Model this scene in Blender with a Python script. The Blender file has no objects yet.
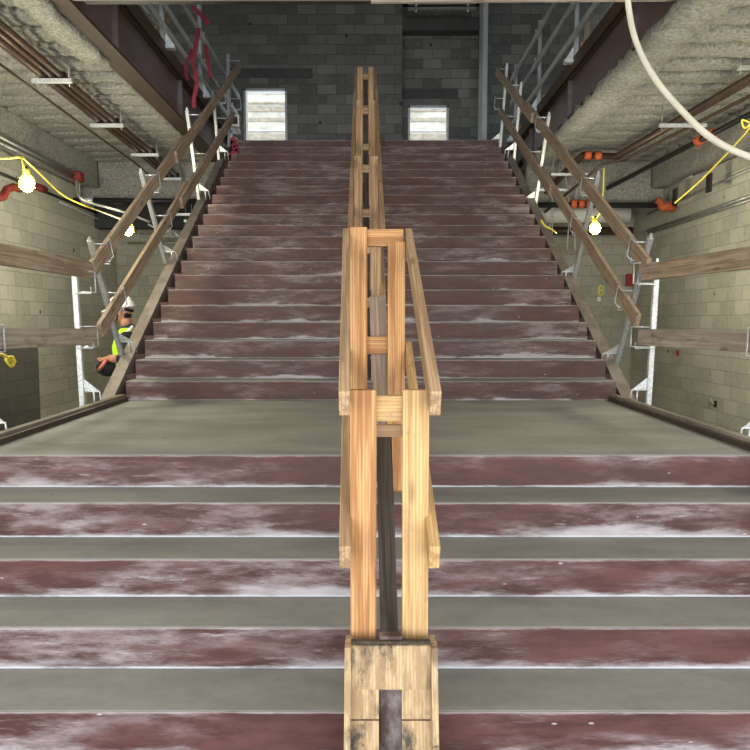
import bpy, bmesh, math, random
from mathutils import Vector, Matrix, noise
random.seed(7)
SC = bpy.context.scene
COL = SC.collection
R = math.radians

# ------------------------------------------------------------------ camera
F = 700.0; PITCH = R(4.33); CAM = Vector((0, 0, .713))
cd = bpy.data.cameras.new('camera'); cam = bpy.data.objects.new('camera', cd); COL.objects.link(cam)
cd.sensor_width = 36; cd.lens = 36*F/750; cam.location = CAM
cam.rotation_euler = (R(90)-PITCH, 0, 0); SC.camera = cam
# ------------------------------------------------------------------ world, light, exposure
w = bpy.data.worlds.new('overcast'); SC.world = w; w.use_nodes = True
bg = w.node_tree.nodes['Background']; bg.inputs[0].default_value = (.90, .96, 1.0, 1); bg.inputs[1].default_value = 2.6
SC.view_settings.view_transform = 'Standard'; SC.view_settings.look = 'None'
SC.view_settings.exposure = 0.5; SC.view_settings.gamma = 1; SC.view_settings.use_curve_mapping = False
BULB_W = 75
def area(name, loc, rot, sx, sy, power, color):
    l = bpy.data.lights.new(name, 'AREA'); l.shape = 'RECTANGLE'; l.size = sx; l.size_y = sy; l.energy = power; l.color = color
    o = bpy.data.objects.new(name, l); COL.objects.link(o); o.location = loc; o.rotation_euler = rot; return o
# daylight through the open front of the building, behind the photographer
area('entrance_daylight', (0, -2.85, .95), (R(90), 0, 0), 9.0, 2.9, 300, (.93, .97, 1.0))
# work lights hung in the upper hall
def spot_point(name, loc, power, color, rad):
    l = bpy.data.lights.new(name, 'POINT'); l.energy = power; l.color = color; l.shadow_soft_size = rad
    o = bpy.data.objects.new(name, l); COL.objects.link(o); o.location = loc

# ------------------------------------------------------------------ geometry helpers
fwd = Vector((0, math.cos(PITCH), -math.sin(PITCH))); upv = Vector((0, math.sin(PITCH), math.cos(PITCH))); rgt = Vector((1, 0, 0))
def P(px, py, X=None, Y=None, Z=None):
    d = fwd + rgt*((px-375)/F) + upv*((375-py)/F)
    k = X/d.x if X is not None else (Y/d.y if Y is not None else (Z-CAM.z)/d.z)
    return CAM + d*k

def frame(z, x=None):
    z = Vector(z).normalized()
    x = Vector(x) if x is not None else (Vector((1, 0, 0)) if abs(z.x) < .9 else Vector((0, 1, 0)))
    x = (x - z*x.dot(z)).normalized(); y = z.cross(x)
    return Matrix((x, y, z)).transposed().to_4x4()

class MB:
    def __init__(s): s.bm = bmesh.new()
    def box(s, c, size, M=None, bev=0):
        r = bmesh.ops.create_cube(s.bm, size=1); vs = r['verts']
        T = (M or Matrix()) @ Matrix.Translation(Vector(c)) @ Matrix.Diagonal((size[0], size[1], size[2], 1))
        bmesh.ops.transform(s.bm, matrix=T, verts=vs)
        if bev:
            es = list({e for v in vs for e in v.link_edges})
            bmesh.ops.bevel(s.bm, geom=es, offset=bev, segments=1, affect='EDGES')
        return s
    def bar(s, a, b, wx, wy, x=None, bev=0):
        a = Vector(a); b = Vector(b); M = Matrix.Translation((a+b)/2) @ frame(b-a, x)
        return s.box((0, 0, 0), (wx, wy, (b-a).length), M, bev)
    def tube(s, pts, r, n=8, cap=True):
        pts = [Vector(p) for p in pts]; rings = []; x = None
        for i, p in enumerate(pts):
            t = (pts[min(i+1, len(pts)-1)] - pts[max(i-1, 0)]).normalized()
            f = frame(t, x); x = f.col[0].xyz
            rr = r[i] if isinstance(r, (list, tuple)) else r
            rings.append([s.bm.verts.new(p + (f @ Vector((math.cos(2*math.pi*k/n)*rr, math.sin(2*math.pi*k/n)*rr, 0)))) for k in range(n)])
        for A, B in zip(rings, rings[1:]):
            for k in range(n):
                fc = s.bm.faces.new((A[k], A[(k+1) % n], B[(k+1) % n], B[k])); fc.smooth = n > 5
        if cap: s.bm.faces.new(rings[0][::-1]); s.bm.faces.new(rings[-1])
        return s
    def prism(s, poly, vec):
        a = [s.bm.verts.new(Vector(p)) for p in poly]; b = [s.bm.verts.new(Vector(p)+Vector(vec)) for p in poly]
        n = len(a); s.bm.faces.new(a[::-1]); s.bm.faces.new(b)
        for k in range(n): s.bm.faces.new((a[k], a[(k+1) % n], b[(k+1) % n], b[k]))
        return s
    def ball(s, c, r, sc=(1, 1, 1), sub=2, M=None):
        g = bmesh.ops.create_icosphere(s.bm, subdivisions=sub, radius=1)
        T = Matrix.Translation(Vector(c)) @ (M or Matrix()) @ Matrix.Diagonal((r*sc[0], r*sc[1], r*sc[2], 1))
        bmesh.ops.transform(s.bm, matrix=T, verts=g['verts'])
        for v in g['verts']:
            for f in v.link_faces: f.smooth = True
        return s
    def build(s, name, mat, root=None, org=None):
        """vertices are in world space; org moves the object's origin"""
        bmesh.ops.recalc_face_normals(s.bm, faces=s.bm.faces[:])
        org = Vector(org) if org is not None else Vector((0, 0, 0))
        ro = root.location if root is not None and root.parent is None else (root['wl'].to_list() if root is not None and 'wl' in root else Vector((0, 0, 0)))
        ro = Vector(ro)
        bmesh.ops.translate(s.bm, verts=s.bm.verts[:], vec=-org)
        me = bpy.data.meshes.new(name); s.bm.to_mesh(me); s.bm.free()
        o = bpy.data.objects.new(name, me); COL.objects.link(o); me.materials.append(mat)
        if root is not None:
            o.parent = root; o.location = org - worldloc(root)
        else: o.location = org
        return o
def worldloc(o):
    v = Vector((0, 0, 0))
    while o is not None: v = v + o.location; o = o.parent
    return v

def tag(o, label=None, cat=None, group=None, kind=None):
    if label: o['label'] = label
    if cat: o['category'] = cat
    if group: o['group'] = group
    if kind: o['kind'] = kind
    return o
def empty(name, loc, label, cat, group=None):
    o = bpy.data.objects.new(name, None); COL.objects.link(o); o.location = loc; o.empty_display_size = .1
    return tag(o, label, cat, group)
def board(name, a, b, wx, wy, m, root=None, x=None, bev=.003):
    """timber with its own axes: local Z runs along the grain"""
    a = Vector(a); b = Vector(b); Mx = frame(b-a, x)
    mb = MB().box((0, 0, 0), (wx, wy, (b-a).length), None, bev)
    bmesh.ops.recalc_face_normals(mb.bm, faces=mb.bm.faces[:])
    me = bpy.data.meshes.new(name); mb.bm.to_mesh(me); mb.bm.free(); me.materials.append(m)
    o = bpy.data.objects.new(name, me); COL.objects.link(o)
    loc = (a+b)/2
    if root is not None: o.parent = root; loc = loc - worldloc(root)
    o.matrix_basis = Matrix.Translation(loc) @ Mx
    return o

# ------------------------------------------------------------------ materials
class NT:
    def __init__(s, name, rough=.8, metal=0):
        s.m = bpy.data.materials.new(name); s.m.use_nodes = True; s.t = s.m.node_tree; s.b = s.t.nodes['Principled BSDF']
        s.b.inputs['Roughness'].default_value = rough; s.b.inputs['Metallic'].default_value = metal
        s.b.inputs['Specular IOR Level'].default_value = .3
        s.co = s.n('ShaderNodeTexCoord').outputs['Object']
    def n(s, k, **kw):
        x = s.t.nodes.new(k)
        for a, b in kw.items(): setattr(x, a, b)
        return x
    def L(s, a, b): s.t.links.new(a, b)
    def setv(s, sock, v):
        if hasattr(v, 'is_linked') or hasattr(v, 'links'): s.L(v, sock)
        elif isinstance(v, (tuple, list)) and len(v) == 3 and sock.type == 'RGBA': sock.default_value = (*v, 1)
        else: sock.default_value = v
    def scale(s, v, sc):
        n = s.n('ShaderNodeMapping'); s.L(v, n.inputs['Vector']); n.inputs['Scale'].default_value = sc; return n.outputs[0]
    def noise(s, v, sc, det=4, rough=.6):
        n = s.n('ShaderNodeTexNoise'); s.L(v, n.inputs['Vector']); n.inputs['Scale'].default_value = sc
        n.inputs['Detail'].default_value = det; n.inputs['Roughness'].default_value = rough; return n.outputs['Fac']
    def ramp(s, v, lo, hi, a=0., b=1.):
        n = s.n('ShaderNodeMapRange'); s.L(v, n.inputs[0]); n.interpolation_type = 'SMOOTHSTEP'
        n.inputs[1].default_value = lo; n.inputs[2].default_value = hi; n.inputs[3].default_value = a; n.inputs[4].default_value = b
        return n.outputs[0]
    def math(s, op, a, b=0.):
        n = s.n('ShaderNodeMath', operation=op); s.setv(n.inputs[0], a); s.setv(n.inputs[1], b); return n.outputs[0]
    def mix(s, f, a, b):
        n = s.n('ShaderNodeMix', data_type='RGBA'); s.setv(n.inputs[0], f); s.setv(n.inputs[6], a); s.setv(n.inputs[7], b); return n.outputs[2]
    def bump(s, h, st=.3, d=.01):
        n = s.n('ShaderNodeBump'); s.L(h, n.inputs['Height']); n.inputs['Strength'].default_value = st; n.inputs['Distance'].default_value = d
        s.L(n.outputs[0], s.b.inputs['Normal'])
    def done(s, col): s.setv(s.b.inputs['Base Color'], col); return s.m
    def rnd(s):
        o = s.n('ShaderNodeObjectInfo'); v = s.n('ShaderNodeVectorMath', operation='MULTIPLY_ADD')
        s.L(o.outputs['Location'], v.inputs[0]); v.inputs[1].default_value = (3.1, 3.7, 4.3); s.L(s.co, v.inputs[2]); return v.outputs[0]

def m_plain(name, c, rough=.6, metal=0, var=.25, sc=8):
    t = NT(name, rough, metal); n = t.noise(t.rnd(), sc)
    return t.done(t.mix(t.ramp(n, .3, .7), tuple(x*(1-var) for x in c), tuple(min(1, x*(1+var)) for x in c)))
def m_wood(name, light, dark, dirt, dirtamt=.4, end=None):
    t = NT(name, .75); v = t.rnd()
    g = t.noise(t.scale(v, (45, 45, 1.6)), 1, 3)
    ww = t.n('ShaderNodeTexWave', wave_type='BANDS', bands_direction='X'); t.L(t.scale(v, (1, .6, .05)), ww.inputs['Vector'])
    ww.inputs['Scale'].default_value = 26; ww.inputs['Distortion'].default_value = 5; ww.inputs['Detail'].default_value = 2; ww.inputs['Detail Scale'].default_value = .6
    c = t.mix(t.ramp(g, .40, .60), dark, light); c = t.mix(t.math('MULTIPLY', t.ramp(ww.outputs['Fac'], .45, .95), .6), c, dark)
    k = t.n('ShaderNodeTexVoronoi'); t.L(t.scale(v, (9, 9, 2.4)), k.inputs['Vector']); k.inputs['Scale'].default_value = 1
    c = t.mix(t.ramp(k.outputs['Distance'], .20, .08, 0, .7), c, tuple(x*.4 for x in dark))
    d = t.noise(t.scale(v, (8, 8, 4)), 1, 6, .7); c = t.mix(t.ramp(d, .50, .68, 0, dirtamt), c, dirt)
    d2 = t.noise(t.scale(v, (1, 1, 1)), 60, 2); c = t.mix(t.math('MULTIPLY', t.ramp(d2, .66, .72), t.ramp(d, .45, .6, 0, dirtamt)), c, tuple(x*.25 for x in dirt))
    t.bump(g, .25, .004)
    return t.done(c)
def m_block(name, axis, base, var=.16, mortar=None, grad=False):
    t = NT(name, .9); sp = t.n('ShaderNodeSeparateXYZ'); t.L(t.co, sp.inputs[0]); cb = t.n('ShaderNodeCombineXYZ')
    t.L(sp.outputs[axis], cb.inputs[0]); t.L(sp.outputs[2], cb.inputs[1])
    b = t.n('ShaderNodeTexBrick'); t.L(cb.outputs[0], b.inputs['Vector']); b.inputs['Scale'].default_value = 1
    b.inputs['Brick Width'].default_value = .406; b.inputs['Row Height'].default_value = .203; b.inputs['Mortar Size'].default_value = .0055; b.inputs['Mortar Smooth'].default_value = .3
    b.inputs['Color1'].default_value = (*[x*(1-var) for x in base], 1); b.inputs['Color2'].default_value = (*[x*(1+var) for x in base], 1)
    mo = mortar or tuple(x*.62 for x in base); b.inputs['Mortar'].default_value = (*mo, 1); b.inputs['Bias'].default_value = 0
    n = t.noise(t.co, 1.1, 5); n2 = t.noise(t.co, 14, 4)
    c = t.mix(t.ramp(n, .35, .7, 0, .45), b.outputs['Color'], tuple(x*.6 for x in base))
    c = t.mix(t.ramp(n2, .4, .7, 0, .3), c, tuple(x*1.25 for x in base))
    # dark holes and mortar smears
    k = t.n('ShaderNodeTexVoronoi'); t.L(t.co, k.inputs['Vector']); k.inputs['Scale'].default_value = 1.6
    c = t.mix(t.ramp(k.outputs['Distance'], .07, .045, 0, .8), c, tuple(x*.15 for x in base))
    h = t.math('ADD', t.math('MULTIPLY', t.math('SUBTRACT', 1., b.outputs['Fac']), 1.), t.math('MULTIPLY', n2, .35)); t.bump(h, .6, .012)
    return t.done(c)
def m_riser(name, base, amt, band):
    t = NT(name, .55); v = t.rnd(); sp = t.n('ShaderNodeSeparateXYZ'); t.L(t.co, sp.inputs[0]); z = sp.outputs[2]
    big = t.noise(t.scale(v, (1.1, 1, 5)), 1, 5, .6); fine = t.noise(t.scale(v, (5, 5, 55)), 1, 6, .75); mid = t.noise(t.scale(v, (3, 3, 14)), 1, 6, .7)
    c = t.mix(t.ramp(mid, .35, .65), tuple(x*.72 for x in base), tuple(x*1.2 for x in base))
    white = (.60, .57, .60)
    s1 = t.math('MULTIPLY', t.ramp(big, .42, .66), t.ramp(mid, .38, .66)); s2 = t.ramp(fine, .56, .78)
    sc = t.math('MULTIPLY', t.math('ADD', t.math('MULTIPLY', s1, .5), t.math('MULTIPLY', s2, t.ramp(big, .38, .6))), amt)
    c = t.mix(sc, c, tuple(x*.55+y*.45 for x, y in zip(white, base)))
    # lime deposit along the foot of each riser
    edge = t.math('ADD', z, t.math('MULTIPLY', t.math('SUBTRACT', .5, big), .30)); edge = t.math('ADD', edge, t.math('MULTIPLY', t.math('SUBTRACT', .5, mid), .10))
    c = t.mix(t.math('MULTIPLY', t.ramp(edge, band, band*-.5), .5*min(amt, 1)), c, white)
    foot = t.ramp(t.math('ADD', z, t.math('MULTIPLY', t.math('SUBTRACT', .5, fine), .02)), .016, .006, 0, .7*min(amt, 1) if amt > 1 else .3); foot = t.math('MULTIPLY', foot, t.ramp(mid, .35, .5, .35, 1)); c = t.mix(foot, c, (.62, .64, .68))
    # worn upper edge
    top = t.ramp(t.math('ADD', z, t.math('MULTIPLY', t.math('SUBTRACT', fine, .5), .03)), .166, .174, 0, .55*min(amt, 1)); c = t.mix(top, c, (.42, .38, .38))
    dr = t.n('ShaderNodeTexVoronoi'); t.L(t.scale(v, (3.5, 3.5, 9)), dr.inputs['Vector']); dr.inputs['Scale'].default_value = 1.3
    c = t.mix(t.ramp(dr.outputs['Distance'], .06, .035, 0, .5), c, (.6, .57, .57))
    t.setv(t.b.inputs['Roughness'], t.ramp(mid, .3, .7, .42, .75)); t.bump(fine, .15, .003)
    return t.done(c)
def m_conc(name, base):
    t = NT(name, .8); v = t.rnd(); a = t.noise(t.scale(v, (1, 2.5, 1)), 1.2, 5); b = t.noise(v, 22, 5, .7)
    c = t.mix(t.ramp(a, .3, .7), tuple(x*.82 for x in base), tuple(x*1.14 for x in base)); c = t.mix(t.ramp(b, .4, .75, 0, .22), c, tuple(x*.6 for x in base))
    k = t.n('ShaderNodeTexVoronoi'); t.L(v, k.inputs['Vector']); k.inputs['Scale'].default_value = 5; g = t.noise(v, 1.7, 2)
    c = t.mix(t.math('MULTIPLY', t.ramp(k.outputs['Distance'], .08, .04), t.ramp(g, .56, .62)), c, tuple(x*.22 for x in base))
    t.bump(b, .15, .003); return t.done(c)
def m_spray(name, base):
    t = NT(name, .95); a = t.noise(t.co, 2.2, 5); b = t.noise(t.co, 26, 5, .75); k = t.noise(t.co, 70, 2)
    c = t.mix(t.ramp(b, .35, .65), tuple(x*.62 for x in base), tuple(x*1.2 for x in base)); c = t.mix(t.ramp(a, .45, .7, 0, .4), c, tuple(x*.6 for x in base))
    t.bump(t.math('ADD', b, t.math('MULTIPLY', k, .5)), 1.0, .09); return t.done(c)
def m_steel(name, base, rust, amt=.5, rough=.45, metal=.3, sc=(1, 1, 1)):
    t = NT(name, rough, metal); a = t.noise(t.scale(t.rnd(), sc), 1.6, 6, .65); b = t.noise(t.rnd(), 14, 4)
    c = t.mix(t.ramp(a, .42, .62, 0, amt), base, rust); c = t.mix(t.ramp(b, .4, .8, 0, .35), c, tuple(x*.5 for x in base)); return t.done(c)
def m_galv(name, base=.62):
    t = NT(name, .42, .55); k = t.n('ShaderNodeTexVoronoi'); t.L(t.rnd(), k.inputs['Vector']); k.inputs['Scale'].default_value = 60
    a = t.noise(t.rnd(), 5); c = t.mix(t.ramp(k.outputs['Distance'], 0, .8), (base*.72, base*.75, base*.76), (base*1.15, base*1.18, base*1.2))
    c = t.mix(t.ramp(a, .5, .75, 0, .4), c, (base*.5, base*.47, base*.42)); return t.done(c)
def m_emit(name, c, st):
    t = NT(name); t.b.inputs['Emission Color'].default_value = (*c, 1); t.b.inputs['Emission Strength'].default_value = st; return t.done(c)

M = {}
M['pine'] = m_wood('fresh_pine', (.58, .32, .14), (.33, .15, .055), (.22, .15, .09), .35)
M['pine2'] = m_wood('yellow_pine', (.60, .39, .18), (.40, .23, .095), (.20, .15, .09), .4)
M['rail_pine'] = m_wood('aged_pine', (.50, .33, .19), (.30, .18, .10), (.22, .17, .12), .4)
M['ply'] = m_wood('dirty_plywood', (.50, .36, .21), (.34, .22, .12), (.045, .04, .035), .95)
M['old'] = m_wood('weathered_timber', (.40, .30, .22), (.25, .175, .12), (.42, .37, .32), .5)
M['oldpale'] = m_wood('grey_weathered_timber', (.42, .36, .31), (.30, .24, .20), (.16, .11, .09), .5)
M['dark_timber'] = m_wood('dark_stained_timber', (.075, .055, .042), (.035, .026, .02), (.12, .10, .085), .4)
M['riser_low'] = m_riser('maroon_riser_worn', (.095, .040, .036), 1.25, .045)
M['riser_up'] = m_riser('maroon_riser', (.088, .042, .036), .95, .02)
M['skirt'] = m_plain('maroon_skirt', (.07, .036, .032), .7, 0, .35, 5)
M['tread'] = m_conc('tread_concrete', (.26, .255, .24))
M['landing'] = m_conc('landing_concrete', (.285, .28, .262))
M['ground'] = m_conc('ground_concrete', (.25, .245, .23))
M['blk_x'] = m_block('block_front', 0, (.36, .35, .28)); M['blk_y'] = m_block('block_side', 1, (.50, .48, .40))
M['blk_up_dim'] = m_block('block_upper_dimmed', 0, (.155, .157, .145), .38, (.07, .07, .066))  # same block, darkened to stand for the dimness of the upper hall
M['blk_recess'] = m_block('block_recess_shade', 1, (.07, .068, .058), .12)  # shade of the left recess put into the block colour
M['lintel'] = m_conc('lintel_concrete', (.07, .072, .07))
M['spray'] = m_spray('sprayed_fireproofing', (.55, .53, .47))
M['spray_l'] = m_spray('pale_fireproofing', (.62, .60, .53))
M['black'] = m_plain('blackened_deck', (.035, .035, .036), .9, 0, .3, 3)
M['web'] = m_steel('primed_steel', (.17, .13, .145), (.12, .065, .045), .6, .4, .35, (2, .5, 2))
M['flange'] = m_steel('rusty_steel', (.06, .042, .034), (.09, .056, .038), .7, .6, .2, (2, .6, 2))
M['stringer'] = m_steel('dusty_steel', (.20, .165, .14), (.30, .26, .225), .8, .7, .1, (3, 1, 3))
M['stub'] = m_steel('stained_steel', (.085, .05, .042), (.40, .36, .35), .7, .5, .2, (5, 5, 3))
M['darkst'] = m_plain('dark_steel', (.04, .035, .032), .5, .4)
M['galv'] = m_galv('galvanised', .42); M['galvb'] = m_galv('bright_galvanised', .62)
M['brownpipe'] = m_steel('brown_pipe', (.06, .036, .028), (.11, .068, .045), .6, .4, .3)
M['blackpipe'] = m_plain('black_pipe', (.018, .018, .018), .4, .2)
M['conduit'] = m_plain('conduit', (.33, .33, .31), .4, .6, .2)
M['orange'] = m_plain('orange_coupling', (.48, .10, .035), .6, 0, .2)
M['red'] = m_plain('red_fitting', (.20, .032, .022), .6, 0, .4)
M['duct'] = m_plain('duct_wrap', (.62, .60, .55), .7, 0, .12, 3)
M['yellow'] = m_plain('yellow_cord', (.75, .62, .08), .5, 0, .1)
M['greycord'] = m_plain('grey_cord', (.40, .39, .36), .6)
M['hose'] = m_plain('cream_hose', (.62, .57, .47), .5, 0, .1, 3)
M['strap'] = m_plain('red_strap', (.20, .02, .038), .7, 0, .3)
M['redpaint'] = m_plain('red_box', (.38, .03, .03), .5)
M['greenboard'] = m_plain('green_board', (.34, .38, .36), .8, 0, .1)
M['bulb'] = m_emit('lit_bulb', (1, .95, .62), 30); M['cage'] = m_plain('cage_yellow', (.85, .80, .12), .4)
M['cream'] = m_plain('cream_siding', (.40, .385, .34), .8, 0, .25, 2); M['creamd'] = m_plain('tan_siding', (.24, .215, .17), .8)
M['white'] = m_plain('white_plastic', (.78, .79, .80), .35, 0, .04)
M['hivis'] = m_plain('hivis_cloth', (.42, .72, .03), .8, 0, .1); M['silver'] = m_plain('reflective_tape', (.75, .76, .74), .4)
M['navy'] = m_plain('navy_cloth', (.018, .022, .032), .9); M['blackc'] = m_plain('black_cloth', (.012, .012, .013), .8)
M['skin'] = m_plain('skin', (.42, .20, .13), .6, 0, .08)

# ------------------------------------------------------------------ dimensions
RI = .178; T1 = .313; T2 = .280; YE = 3.72; YR = 6.33; G = -5*RI
NU = 21; YT = YR+20*T2; ZT = NU*RI          # top floor edge
XW = 5.08; XB = 2.75; ZD = 3.46; ROOF = 7.35; YB = 15.1; YF = 13.9
def S(mb, name, m, org=None): return tag(mb.build(name, m, None, org), kind='structure')

# floor and shell -----------------------------------------------------------
S(MB().box((0, 5.9, G-.05), (2*XW+.6, 17.6, .1)), 'floor', M['ground'])
S(MB().box((-XW-.1, 5.9, 3.23), (.2, 17.6, 8.3)), 'wall_left', M['blk_y'])
S(MB().box((XW+.1, 5.9, 3.23), (.2, 17.6, 8.3)), 'wall_right', M['blk_y'])
S(MB().box((0, YF+.1, 1.35), (2*XW, .2, 4.6)), 'wall_under_stairs', M['blk_x'])
S(MB().box((0, 6.6, ROOF+.1), (2*XW+.6, 18.6, .2)), 'ceiling', M['black'])
# back wall of the upper hall with two openings; right one sits in a recess
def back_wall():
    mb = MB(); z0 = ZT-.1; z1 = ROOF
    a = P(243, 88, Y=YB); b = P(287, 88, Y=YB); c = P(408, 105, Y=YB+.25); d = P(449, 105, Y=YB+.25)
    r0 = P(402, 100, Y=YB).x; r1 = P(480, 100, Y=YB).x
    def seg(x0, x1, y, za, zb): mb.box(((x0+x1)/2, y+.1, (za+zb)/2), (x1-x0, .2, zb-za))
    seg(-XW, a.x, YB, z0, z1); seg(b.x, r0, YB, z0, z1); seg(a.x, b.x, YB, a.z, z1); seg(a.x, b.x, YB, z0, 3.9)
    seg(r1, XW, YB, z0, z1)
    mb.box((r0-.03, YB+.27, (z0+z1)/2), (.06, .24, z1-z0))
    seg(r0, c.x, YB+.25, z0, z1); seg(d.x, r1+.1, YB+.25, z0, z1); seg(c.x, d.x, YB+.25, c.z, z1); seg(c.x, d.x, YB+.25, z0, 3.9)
    S(mb, 'wall_back', M['blk_up_dim'])
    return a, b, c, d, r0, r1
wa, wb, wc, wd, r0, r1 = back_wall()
zl = wa.z
S(MB().box(((wa.x+wb.x)/2+.12, YB-.012, wa.z+.30), (1.75, .03, .19)), 'trim_1', M['lintel'])
S(MB().box(((wc.x+wd.x)/2, YB+.235, wc.z+.23), (1.25, .03, .19)), 'trim_2', M['lintel'])
zb_, zt_ = P(440, 31, Y=YB).z, P(440, 18, Y=YB).z
S(MB().box(((r0+r1)/2, YB+.1, (zb_+zt_)/2), (r1-r0, .3, zt_-zb_)), 'trim_3', M['lintel'])
def win(n, x0, x1, y, z1):
    mb = MB(); t = .05
    for xx in (x0+t/2, x1-t/2): mb.box((xx, y, (3.9+z1)/2), (t, .12, z1-3.9))
    mb.box(((x0+x1)/2, y, z1-t/2), (x1-x0, .12, t)); mb.box(((x0+x1)/2, y, 3.925), (x1-x0, .12, t))
    S(mb, 'window_%d' % n, M['galv'])
win(1, wa.x, wb.x, YB+.08, wa.z); win(2, wc.x, wd.x, YB+.33, wc.z)
# projecting pilaster right of the recess, its daylight put into the pale colour
pil = P(485, 60, Y=YB-.55)
S(MB().box((pil.x, YB-.3, (ZT+ROOF)/2), (.09, .6, ROOF-ZT)), 'wall_return', m_conc('daylit_return', (.5, .52, .53)))

# upper floor slabs, decks ----------------------------------------------------
slab = m_conc('slab_concrete', (.22, .21, .19))
for sgn, nm in ((-1, 'left'), (1, 'right')):
    x0, x1 = sgn*XB, sgn*(XW+.0)
    S(MB().box(((x0+x1)/2, 5.9, 4.0), (abs(x1-x0), 17.6, .16)), 'floor_upper_%s' % nm, slab)
S(MB().box((-.1, (YT+.05+YB+.6)/2, ZT-.09), (4.3, YB+.6-YT-.05, .18)), 'floor_upper_back', slab)
S(MB().box((0, 14.4, ZT-.09), (2*XB, 2.6, .17)), 'floor_upper_rear', slab)
def deck(name, x0, x1, y0, y1, z):
    bm = bmesh.new(); st = .025; nx = int((x1-x0)/.07); ny = int((y1-y0)/st); g = []
    for j in range(ny+1):
        row = []
        y = y0+(y1-y0)*j/ny
        for i in range(nx+1):
            x = x0+(x1-x0)*i/nx
            ph = (y/.40 + .035*math.sin(x*1.7)+.10*noise.noise(Vector((x*.9, y*.3, 0)))) % 1
            q_ = abs(ph-.5)*2; d = .22*min(1, max(0, (q_-.68)/.06))   # narrow dark grooves between ribs
            n = noise.noise(Vector((x*2.5, y*3, 5)))*.014 + noise.noise(Vector((x*8, y*9, 2)))*.016
            row.append(bm.verts.new((x, y, z + d + n)))
        g.append(row)
    for j in range(ny):
        for i in range(nx):
            f = bm.faces.new((g[j][i], g[j+1][i], g[j+1][i+1], g[j][i+1])); f.smooth = True
    ext = bmesh.ops.extrude_face_region(bm, geom=bm.faces[:]); 
    for v in [e for e in ext['geom'] if isinstance(e, bmesh.types.BMVert)]: v.co.z = z+.34
    mb = MB(); mb.bm.free(); mb.bm = bm
    return S(mb, name, M['spray'])
YK = 12.3
deck('ceiling_left_deck', -XW, -2.86, 2.6, YK, ZD); deck('ceiling_right_deck', 2.95, XW, 2.6, YK, ZD)
S(MB().box((0, -.2, 3.59), (2*XW, 5.6, .2)), 'ceiling_front', slab)
S(MB().box((0, 4.45, 3.59), (5.4, 3.7, .2)), 'ceiling_front_middle', slab)
S(MB().box((0, -2.9, 3.08), (2*XW, .3, .85)), 'wall_front_light_block', slab)  # unseen strip added above the entrance to keep daylight off the upper hall
def lumpy(name, x0, x1, y0, y1, z0, z1, amp=.02, m=None, st=.09):
    """sprayed box: a subdivided box pushed about by noise"""
    mb = MB(); mb.box(((x0+x1)/2, (y0+y1)/2, (z0+z1)/2), (x1-x0, y1-y0, z1-z0)); bm = mb.bm
    for ax, (lo, hi) in enumerate(((x0, x1), (y0, y1), (z0, z1))):
        n = int((hi-lo)/st)
        for k in range(1, n):
            co = [0, 0, 0]; co[ax] = lo+(hi-lo)*k/n; no = [0, 0, 0]; no[ax] = 1
            bmesh.ops.bisect_plane(bm, geom=bm.verts[:]+bm.edges[:]+bm.faces[:], plane_co=co, plane_no=no)
    for v in bm.verts:
        n = noise.noise_vector(v.co*5)*amp + noise.noise_vector(v.co*13)*amp*.6; v.co += n
    for f in bm.faces: f.smooth = True
    return S(mb, name, m or M['spray'])
for sgn, nm in ((-1, 'left'), (1, 'right')):
    a, b = sorted((sgn*2.62, sgn*(XW-.02)))
    lumpy('trim_%d' % (4 if sgn < 0 else 5), a, b, YK, YK+.35, 2.80, 3.62, .018)          # sprayed cross beam
    a, b = sorted((sgn*(XW-.32), sgn*(XW-.01)))
    lumpy('trim_%d' % (6 if sgn < 0 else 7), a, b, 2.6, YK, 3.02, 3.52, .02)               # sprayed haunch along the wall
for sgn in (-1, 1):
    a, b = sorted((sgn*2.62, sgn*(XW-.02)))
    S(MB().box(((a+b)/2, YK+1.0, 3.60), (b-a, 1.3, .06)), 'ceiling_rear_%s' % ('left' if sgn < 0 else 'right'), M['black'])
# dark box standing in for a recess low on the left wall
S(MB().box((-XW+.35, 6.3, -.15), (.7, 5.6, 1.55)), 'wall_recess_stand_in', M['blk_recess'])

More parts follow.
